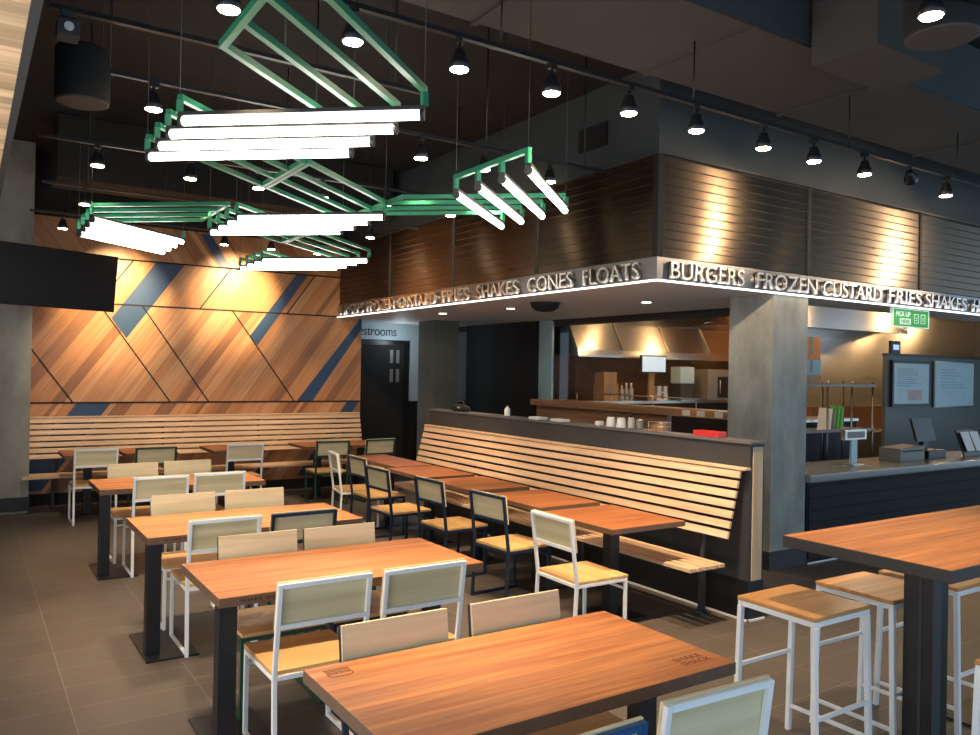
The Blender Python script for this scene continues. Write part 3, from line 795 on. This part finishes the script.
for k in range(7): mb.box(.16,-.002,.60-k*.05,.5+R.random()*.5,.0015,.612-k*.05)
mb.build('print_lines', M['bluebox'], t)
t = thing('wall_clock', 'small black timer with a blue screen on top of the steel partition', 'timer', (12.3, 7.05, 2.2405))
MB().box(-.11,0,0,.15,.05,.20,.006).build('timer_case', M['black'], t)
MB().box(-.06,-.004,.06,.10,-.0005,.14).build('timer_screen', M['screenblue'], t)
t = thing('steel_hood', 'long brushed steel exhaust hood glowing gold above the right kitchen', 'exhaust hood', (10.9, 7.75, 2.66))
MB().box(0,0,0,3.0,.54,.40,.006).build('hood_shell', M['steel'], t)
MB().box(0,-.02,-.03,3.0,.03,-.001).build('hood_lip', M['steel'], t)
t = thing('cook_line', 'dark steel cooking line under the right kitchen hood', 'cooker', (11.7, 7.6, 0))
MB().box(0,0,0,5.5,.68,.95).build('cooker_body', M['steel'], t)
MB().box(0,.5,.951,5.5,.68,1.35).build('splash_back', M['brick'], t)
# rack with boxes
t = thing('wire_rack', 'steel wire shelf rack behind the counter beside the concrete column', 'rack', (9.1, 6.45, 0))
mb = MB()
for x in (0,.55,1.1,1.6):
    for y in (0,.45): mb.tube((x,y,0),(x,y,1.80),.014,n=8)
mb.build('rack_posts', M['fascia'], t)
for z in (.5, 1.12, 1.73):
    mb = MB().box(-.02,-.02,z,1.62,.47,z+.012); mb.box(-.02,-.03,z-.01,1.62,-.021,z+.03)
    mb.build('rack_shelf', M['plasticgrey'], t)
def carton(loc, d, mat, label):
    t = thing('storage_box', label, 'box', loc)
    MB().cbox((0,0,d[2]/2), d, .004).build('box_body', mat, t)
    MB().box(-.03,-d[1]/2-.001,d[2]*.2,.03,d[1]/2+.001,d[2]+.001).build('tape_strip', M['plasticgrey'], t)
carton((9.33,6.65,1.7425),(.42,.34,.13),M['card'],'flat pale carton lowest of the stack on the wire rack')
carton((9.33,6.65,1.8735),(.42,.34,.20),M['bluebox'],'light blue box in the middle of the stack on the wire rack')
carton((9.32,6.65,2.0745),(.40,.34,.30),M['orange'],'orange box on top of the stack on the wire rack')
for k,(h,mt,lb) in enumerate(((.30,M['paper'],'white menu folder leaning left of the green ones'),(.29,M['paper'],'second white menu folder in the leaning row'),(.28,M['plasticgrey'],'grey menu folder between white and green'),(.33,M['greenp'],'green menu folder in the leaning row'),(.31,M['greenp'],'green menu folder at the right end of the leaning row'))):
    x = 9.62+k*.085
    mb = MB().prism([(x,6.30,1.1325),(x+.03,6.30,1.1325),(x+.07,6.30,1.1325+h),(x+.04,6.30,1.1325+h)], (0,.13,0))
    o = mb.build('menu_folder', mt); tag(o, lb, 'folder', 'folders leaning on the wire rack')
    o.location = (0, .155, 0)
t = thing('prep_station', 'dark kitchen prep unit behind the payment stand', 'kitchen unit', (8.0, 7.0, 0))
MB().box(1.5,0,0,3.2,.6,1.2).build('unit_body', M['blackmat'], t)
MB().box(1.48,-.02,1.2,3.22,.62,1.24).build('unit_top', M['steel'], t)
MB().box(1.6,-.012,.6,2.3,-.001,1.1).box(2.4,-.012,.6,3.1,-.001,1.1).build('unit_door', M['charcoal'], t)

# ------------------------------------------------------------------ kitchen, left window
t = thing('kitchen_counter', 'dark back counter behind the kitchen window', 'counter', (7.9, 9.2, 0))
MB().box(0,0,0,3.5,.7,1.38).build('counter_body', M['blackmat'], t)
MB().box(-.02,-.03,1.38,3.52,.72,1.42).build('counter_top', M['steel'], t)
ZK = 1.4205
t = thing('steel_hood', 'brushed steel exhaust hood lit orange behind the kitchen window', 'exhaust hood', (7.7, 9.3, 2.12))
mb = MB(); mb.prism([(0,p_[0],p_[1]) for p_ in ((0,0),(.02,.08),(.25,.5),(.6,.9),(1.25,.9),(1.25,0))], (3.8,0,0)); mb.build('hood_shell', M['steel'], t)
MB().box(0,-.01,-.03,3.8,.01,-.001).build('hood_lip', M['steel'], t)
for x in (.9, 1.9, 2.9): MB().bar((x,.0,.10),(x,.25,.52),.03,.02).build('hood_rib', M['steel'], t)
t = thing('order_monitor', 'flat order screen glowing blue behind the kitchen window', 'screen', (9.05, 9.1, ZK))
MB().box(-.27,-.02,.44,.27,.02,.72,.004).build('screen_case', M['black'], t)
MB().box(-.25,-.025,.46,.25,-.0205,.70).build('screen_face', M['screen'], t)
MB().box(-.06,.021,.0,.06,.05,.50).box(-.13,-.03,0,.13,.09,.012).build('screen_stand', M['card'], t)
carton((8.30,9.35,ZK),(.30,.25,.26),M['card'],'brown carton at the left end of the kitchen back counter')
carton((8.29,9.35,ZK+.2615),(.26,.22,.18),M['card'],'brown carton on top of another at the left of the back counter')
carton((9.42,9.35,ZK),(.24,.2,.12),M['paper'],'white carton beside the order screen, lower of two')
carton((9.42,9.35,ZK+.1215),(.22,.2,.11),M['paper'],'white carton beside the order screen, upper of two')
for x, lb in ((8.58,'squat bottle left of the order screen, first of three'),(8.68,'squat bottle left of the order screen, second of three'),(8.78,'squat bottle left of the order screen, third of three')):
    t = thing('syrup_bottle', lb, 'bottle', (x, 9.3, ZK), 0, 'bottles on the kitchen back counter')
    MB().lathe([(.035,0),(.038,.01),(.036,.17),(.018,.21),(.016,.24)], n=12).build('bottle_body', M['bottle'], t)
    MB().lathe([(.018,.24),(.018,.27),(.01,.28)], n=10).build('bottle_cap', M['red'] if x < 8.6 else M['paper'], t)
t = thing('towel_dispenser', 'pale blue and dark drinks dispenser behind the kitchen window', 'dispenser', (9.85, 9.2, ZK))
MB().box(-.16,-.08,.28,.16,.14,.55,.01).build('dispenser_top', M['paperb'], t)
MB().box(-.13,-.06,.02,.13,.14,.28,.006).build('dispenser_body', M['charcoal'], t)
MB().box(-.16,-.12,0,.16,.14,.02).build('drip_tray', M['steel'], t)
t = thing('steel_cabinet', 'grey steel machine at the right of the kitchen window', 'machine', (10.55, 9.2, ZK))
MB().box(-.24,-.1,0,.30,.3,.52,.008).build('machine_body', M['plasticgrey'], t)
MB().box(.0,-.104,.05,.26,-.1005,.40).build('machine_door', M['black'], t)
MB().tube((.03,-.13,.12),(.03,-.13,.34),.01,n=8).build('machine_handle', M['steel'], t)
t = thing('pass_rail', 'thin steel rail with short posts along the kitchen window shelf', 'rail', (7.6, 8.0, 1.4305))
mb = MB().tube((-.04,-1.2,.12),(-.04,1.2,.12),.008,n=8); mb.build('rail_bar', M['steel'], t)
for y in (-1.15,-.4,.4,1.15): MB().tube((-.04,y,0),(-.04,y,.115),.008,n=8).build('rail_post', M['steel'], t)
for y, lb in ((6.75,'white paper tag on the kitchen window shelf edge, left of three'),(6.52,'white paper tag on the kitchen window shelf edge, middle of three'),(6.25,'white paper tag on the kitchen window shelf edge, right of three')):
    o = MB().box(7.272,y-.06,1.355,7.2785,y+.06,1.42).box(7.270,y-.05,1.37,7.2725,y+.05,1.376).build('shelf_tag', M['paper']); tag(o, lb, 'tag', 'paper tags on the window shelf')

# ------------------------------------------------------------------ television
t = thing('television', 'large black television tilted on an arm at the left by the concrete column', 'television', (.86, 10.43, 2.82), math.radians(24))
tv = MB().box(-.73,-.03,-.34,.73,.03,.34,.006).build('tv_case', M['tv'], t); tv.rotation_euler = (math.radians(6),0,0)
ts = MB().box(-.71,-.034,-.32,.71,-.0305,.32).build('tv_screen', M['tv'], t); ts.rotation_euler = (math.radians(6),0,0)
MB().box(-.2,.04,-.15,.2,.06,.15).bar((0,.06,0),(-.40,.62,0),.06,.06).build('wall_arm', M['black'], t)

# ------------------------------------------------------------------ LED zigzag fixtures
S = math.tan(math.radians(41))
ZT, ZR = 3.0, 3.115
def led_fixture(cx0, cx1, ty, dirn, sp, pre, post, label, bar_only=False):
    """four lit tubes between columns cx0 and cx1; ty = left-end y of first tube; dirn = slope sign of tubes.
    pre: rods meeting the right ends (coming from column cx0); post: rods leaving the left ends."""
    t = thing('zigzag_light', label, 'ceiling light', (cx0, ty, 0), 0, 'green zigzag light fittings')
    W = cx1-cx0; dy = W*S
    g = M['greenrod']
    Lp = [(0, k*sp) for k in range(4)]; Rp = [(W, k*sp+dirn*dy) for k in range(4)]
    for a, b in zip(Lp, Rp):
        d = Vector((b[0]-a[0], b[1]-a[1], 0)).normalized()
        A = Vector((a[0], a[1], ZT)); B = Vector((b[0], b[1], ZT))
        tb = MB().tube(A+d*.02, B-d*.02, .0205, n=14).build('light_tube', M['led'], t)
        h = MB(); h.bar(A+Vector((0,0,.031)), B+Vector((0,0,.031)), .04, .018)
        h.tube(A-d*.0, A+d*.019, .025, n=14).tube(B-d*.019, B, .025, n=14)
        h.build('tube_housing', M['housing'], t)
        for q in (A, B):
            MB().box(q.x-.014, q.y-.014, ZT+.0405, q.x+.014, q.y+.014, ZR-.014).build('drop_post', g, t)
    def rods(frm, to):
        for a, b in zip(frm, to): MB().bar((a[0],a[1],ZR), (b[0],b[1],ZR), .028, .028).build('green_rod', g, t)
        a, b = to[0], to[-1]
        MB().bar((a[0],a[1]-.014,ZR), (b[0],b[1]+.014,ZR), .028, .03).build('end_bar', g, t)
    if pre:  rods(Rp, [(0, y-dirn*-1*dy if False else y-(-dirn)*dy) for _, y in Rp])
    if post: rods(Lp, [(W, y-dirn*dy) for _, y in Lp])
    if bar_only:
        a, b = Lp[0], Lp[-1]
        MB().bar((0,a[1]-.014,ZR), (0,b[1]+.014,ZR), .028, .03).build('end_bar', g, t)
    wr = [Lp[0], Lp[3], Rp[0], Rp[3]]
    for q in wr: MB().tube((q[0],q[1],ZR+.014), (q[0],q[1],3.999 if cx0+q[0] > 1.95 and 3.2 < ty+q[1] < 4.22 else CEIL), .002, n=6).build('hanger_wire', M['housing'], t)
    return t
led_fixture(.83, 1.72, 3.97, -1, .265, True, True, 'zigzag of four bright tubes on green rods nearest the camera')
led_fixture(1.755, 2.655, 6.31, -1, .272, True, True, 'zigzag of four bright tubes on green rods in the middle of the ceiling')
led_fixture(2.69, 3.60, 8.66, -1, .275, True, True, 'zigzag of four bright tubes on green rods farthest back before the plank wall')
led_fixture(.83, 1.70, 7.10, 1, .285, False, True, 'zigzag of four bright tubes on green rods at far left above the television')
f = led_fixture(2.675, 3.575, 3.71, 1, .268, True, False, 'zigzag of four bright tubes slanting down right beside the louvered canopy', True)

# ------------------------------------------------------------------ track lighting
def track(x0, x1, y, label, posts):
    t = thing('light_track', label, 'light track', (x0, y, 3.6), 0, 'black light tracks under the ceiling')
    MB().box(0, -.018, -.012, x1-x0, .018, .012).build('track_rail', M['black'], t)
    for x in posts: MB().tube((x-x0, 0, .012), (x-x0, 0, (.399 if (x > 1.95 and y == 3.6) else CEIL-3.6)), .006, n=6).build('track_hanger', M['black'], t)
track(.3, 11.2, 3.6, 'black light track in front of the louvered canopy, the longest', (.8,2.4,3.9,5.6,7.2,9.0))
track(.32, 2.4, 4.47, 'short black light track second from the camera at upper left', (.6,1.5,2.2))
track(.5, 4.6, 5.28, 'black light track passing above the nearest bright tubes', (.7,2.0,3.4,4.4))
track(.45, 4.6, 7.05, 'black light track between the middle and left bright tubes', (.8,2.4,4.2))
track(.6, 4.7, 8.85, 'black light track over the farthest bright tubes', (1.,2.6,4.3))
track(.6, 4.7, 10.6, 'black light track closest to the plank wall', (1.,2.6,4.3))
track(3.05, 6.0, 1.86, 'black light track at the top right corner above the tall table', (3.4,4.6,5.7))

lamp0 = None
def lamp(x, y, label, aim=None, power=26, size=62, color=(1,.73,.46)):
    global lamp0
    if lamp0 is None:
        lamp0 = thing('track_spotlight', label, 'spotlight', (x, y, 3.585), 0, 'spotlights on the ceiling tracks')
        MB().box(-.03,-.016,-.025,.03,.016,.002).tube((0,0,-.025),(0,0,-.06),.008,n=8).build('track_adapter', M['black'], lamp0)
        MB().lathe([(.050,-.160),(.056,-.158),(.050,-.12),(.034,-.085),(.030,-.06),(.02,-.052)], n=20).build('lamp_can', M['black'], lamp0)
        MB().lathe([(.02,-.168),(.045,-.166),(.049,-.1605)], n=20).build('lamp_face', M['lampface'], lamp0)
        o = lamp0
    else:
        o = dup(lamp0, (x, y, 3.585), R.uniform(0, 3), label)
    if power:
        l = bpy.data.lights.new('spot_beam', 'SPOT'); l.energy = power; l.color = color; l.spot_size = math.radians(size); l.spot_blend = .9; l.shadow_soft_size = .045
        lo = bpy.data.objects.new('spot_beam', l); col.objects.link(lo); lo.location = (x, y, 3.39)
        tgt = Vector(aim) if aim else Vector((x, y, 0))
        d = tgt-Vector(lo.location); lo.rotation_euler = d.to_track_quat('-Z', 'Y').to_euler()
    return o
PW = 230
lamp(.95, 3.6, 'spotlight at top left in front of the nearest bright tubes', (1.4, 3.4, 0), PW)
lamp(1.54, 3.6, 'spotlight seen between the green rods of the nearest tubes', (1.7, 3.0, 0), PW)
lamp(2.14, 3.6, 'spotlight on the long track just right of the nearest green rods', (2.3, 3.2, 0), PW)
lamp(2.75, 3.6, 'spotlight on the long track left of the dark ceiling recess', (3.4, 4.2, 0), PW)
lamp(3.34, 3.6, 'spotlight on the long track above the slanting tubes', (4.3, 4.9, 0), PW)
lamp(3.93, 3.6, 'spotlight on the long track directly above the canopy corner', (4.5, 4.55, 0), 340)
lamp(4.60, 3.6, 'spotlight on the long track over the first louver panel, left one', (5.9, 4.86, 3.1), 150, 60)
lamp(5.17, 3.6, 'spotlight on the long track over the first louver panel, right one', (6.3, 4.86, 3.2), 130, 60)
lamp(5.81, 3.6, 'spotlight on the long track before the sideways tilted lamp', (7.4, 4.86, 3.2), 150, 60)
o = lamp(6.45, 3.6, 'spotlight tilted sideways on the long track at right', (7.9, 4.86, 3.2), 120, 60)
for ch in o.children:
    if ch.name.startswith(('lamp_can', 'lamp_face')): ch.rotation_euler = (0, math.radians(62), 0); ch.location = (.075, 0, -.02)
o.rotation_euler = (0, 0, math.radians(200))
lamp(7.02, 3.6, 'spotlight on the long track nearest the right edge of the view', (5.6, 4.86, 3.25), 170, 50)
lamp(8.3, 3.6, 'spotlight on the long track just beyond the right edge of the view', (9.5, 4.86, 3.2), 150, 60)
lamp(10.6, 3.6, 'spotlight at the far right end of the long track', (8.5, 4.86, 3.25), 220, 50)
lamp(.95, 5.28, 'spotlight just left of the nearest bright tubes', (1.5, 5.4, 0), PW)
lamp(2.82, 5.28, 'spotlight hanging alone between the near tubes and the slanting tubes', (2.4, 5.2, 0), PW)
lamp(3.38, 5.28, 'spotlight behind the green bar of the slanting tubes', (4.2, 6.0, .5), PW)
lamp(4.03, 5.28, 'spotlight behind the lower ends of the slanting tubes', (4.86, 6.6, 3.2), PW, 60)
lamp(.86, 7.05, 'spotlight at left on the track under the hanging drum', (1.3, 6.6, 0), PW)
lamp(1.57, 7.05, 'spotlight left of the middle tubes below the near ones', (1.8, 6.0, 0), PW)
lamp(2.15, 7.05, 'spotlight among the green rods above the middle tubes, left one', (2.0, 7.6, 0), PW)
lamp(2.75, 7.05, 'spotlight among the green rods above the middle tubes, right one', (3.6, 7.6, .4), PW)
lamp(3.40, 7.05, 'spotlight at the right tip of the middle bright tubes', (4.4, 8.0, .6), PW)
lamp(4.12, 7.05, 'spotlight under the green rods of the slanting tubes', (4.86, 8.3, 3.2), PW, 60)
lamp(.97, 8.85, 'spotlight at the upper left corner of the far left tubes', (1.6, 8.8, 0), PW)
lamp(4.06, 8.85, 'spotlight right of the middle tubes beside the canopy louvers', (4.86, 9.4, 3.2), PW, 60)
lamp(.94, 10.6, 'spotlight above the television at far left', (1.5, 11.6, 1.2), 140)
lamp(1.74, 10.6, 'spotlight on the last track behind the far left tubes', (1.72, 11.75, 2.75), 430, 66, (1,.73,.40))
lamp(2.80, 10.6, 'spotlight on the last track beside the blue wall stripe', (2.9, 11.2, .5), 140)
lamp(3.42, 10.6, 'spotlight on the last track left of the farthest tubes', (3.3, 11.75, 2.85), 430, 66, (1,.73,.40))
lamp(4.07, 10.6, 'spotlight on the last track above the farthest tubes', (4.3, 11.2, .5), 140)
lamp(3.48, 1.86, 'large spotlight at the top right edge above the tall table', (4.0, 2.0, 0), PW)
t = thing('security_camera', 'small dark camera with a pale lens at upper left by the timber soffit', 'camera', (.40, 4.47, 3.585))
MB().box(-.03,-.03,-.03,.03,.03,.0035).bar((0,0,-.03),(0,0,-.05),.02).box(-.05,-.06,-.13,.05,.06,-.05,.006).build('camera_body', M['charcoal'], t)
MB().tube((0,-.061,-.09),(0,-.07,-.09),.022,n=14).build('camera_lens', M['paper'], t)

# ------------------------------------------------------------------ other light
def area(loc, rot, sx, sy, e, c):
    l = bpy.data.lights.new('soffit_fill_light', 'AREA'); l.shape = 'RECTANGLE'; l.size = sx; l.size_y = sy; l.energy = e; l.color = c
    o = bpy.data.objects.new('soffit_fill_light', l); col.objects.link(o); o.location = loc; o.rotation_euler = rot; return o
def point(loc, e, c, r=.08):
    l = bpy.data.lights.new('bare_point_light', 'POINT'); l.energy = e; l.color = c; l.shadow_soft_size = r
    o = bpy.data.objects.new('bare_point_light', l); col.objects.link(o); o.location = loc; return o
for p_ in ((8.6,8.6,2.9),(10.2,8.6,2.9)): point(p_, 48, (1,.55,.24))
for p_ in ((14.0,7.3,2.95),(15.2,7.3,2.95),(16.7,7.3,2.95)): point(p_, 30, (1,.62,.28), .03)  # unseen bare lights, added to draw gold streaks on the steel wall
point((12.0,6.9,2.85), 11, (1,.62,.28))  # added bare light that turns the steel hood gold
point((10.0,6.2,2.95), 30, (1,.75,.5))
for x, y in ((6.2,6.35),(5.67,8.18),(5.51,9.59)):
    l = bpy.data.lights.new('downlight_beam', 'SPOT'); l.energy = 60; l.color = (1,.8,.55); l.spot_size = math.radians(80); l.spot_blend = .6; l.shadow_soft_size = .04
    lo = bpy.data.objects.new('downlight_beam', l); col.objects.link(lo); lo.location = (x, y, 2.61)
point((6.2,12.2,2.3), 5, (.75,.9,1))  # cool point light inside the restroom alcove

area((-2.3, 3.2, .9), (0, math.radians(-125), 0), 2.0, 4.5, 160, (1,.93,.85))  # added fill from low left, standing in for daylight bounced onto the timber soffit
w = bpy.data.worlds.new('daylight'); sc.world = w; w.use_nodes = True
bg = w.node_tree.nodes['Background']; bg.inputs['Color'].default_value = (.56, .78, 1., 1); bg.inputs['Strength'].default_value = 1.5

# ------------------------------------------------------------------ camera
F, CX, CY, H = 800., 490., 367.5, 1.85
v1 = Vector((-36-CX, -(361-CY), F)).normalized(); v2 = Vector((1715-CX, -(393.4-CY), F))
X_ = (v2 - v1*(v2.dot(v1))).normalized(); Y_ = v1; Z_ = Y_.cross(X_)
if Z_.y < 0: Z_ = -Z_
# rows of world axes expressed in camera (right, up, forward)
right = Vector((X_.x, Y_.x, Z_.x)); up = Vector((X_.y, Y_.y, Z_.y)); fwd = Vector((X_.z, Y_.z, Z_.z))
mat = Matrix(((right.x, up.x, -fwd.x, 0), (right.y, up.y, -fwd.y, 0), (right.z, up.z, -fwd.z, H), (0, 0, 0, 1)))
cd = bpy.data.cameras.new('camera'); cam = bpy.data.objects.new('camera', cd); col.objects.link(cam)
cam.matrix_world = mat
cd.sensor_width = 36; cd.lens = F*36/980; cd.clip_start = .05
sc.camera = cam
sc.view_settings.view_transform = 'Standard'; sc.view_settings.look = 'None'
sc.view_settings.exposure = .18; sc.view_settings.gamma = 1
sc.cycles.use_denoising = True
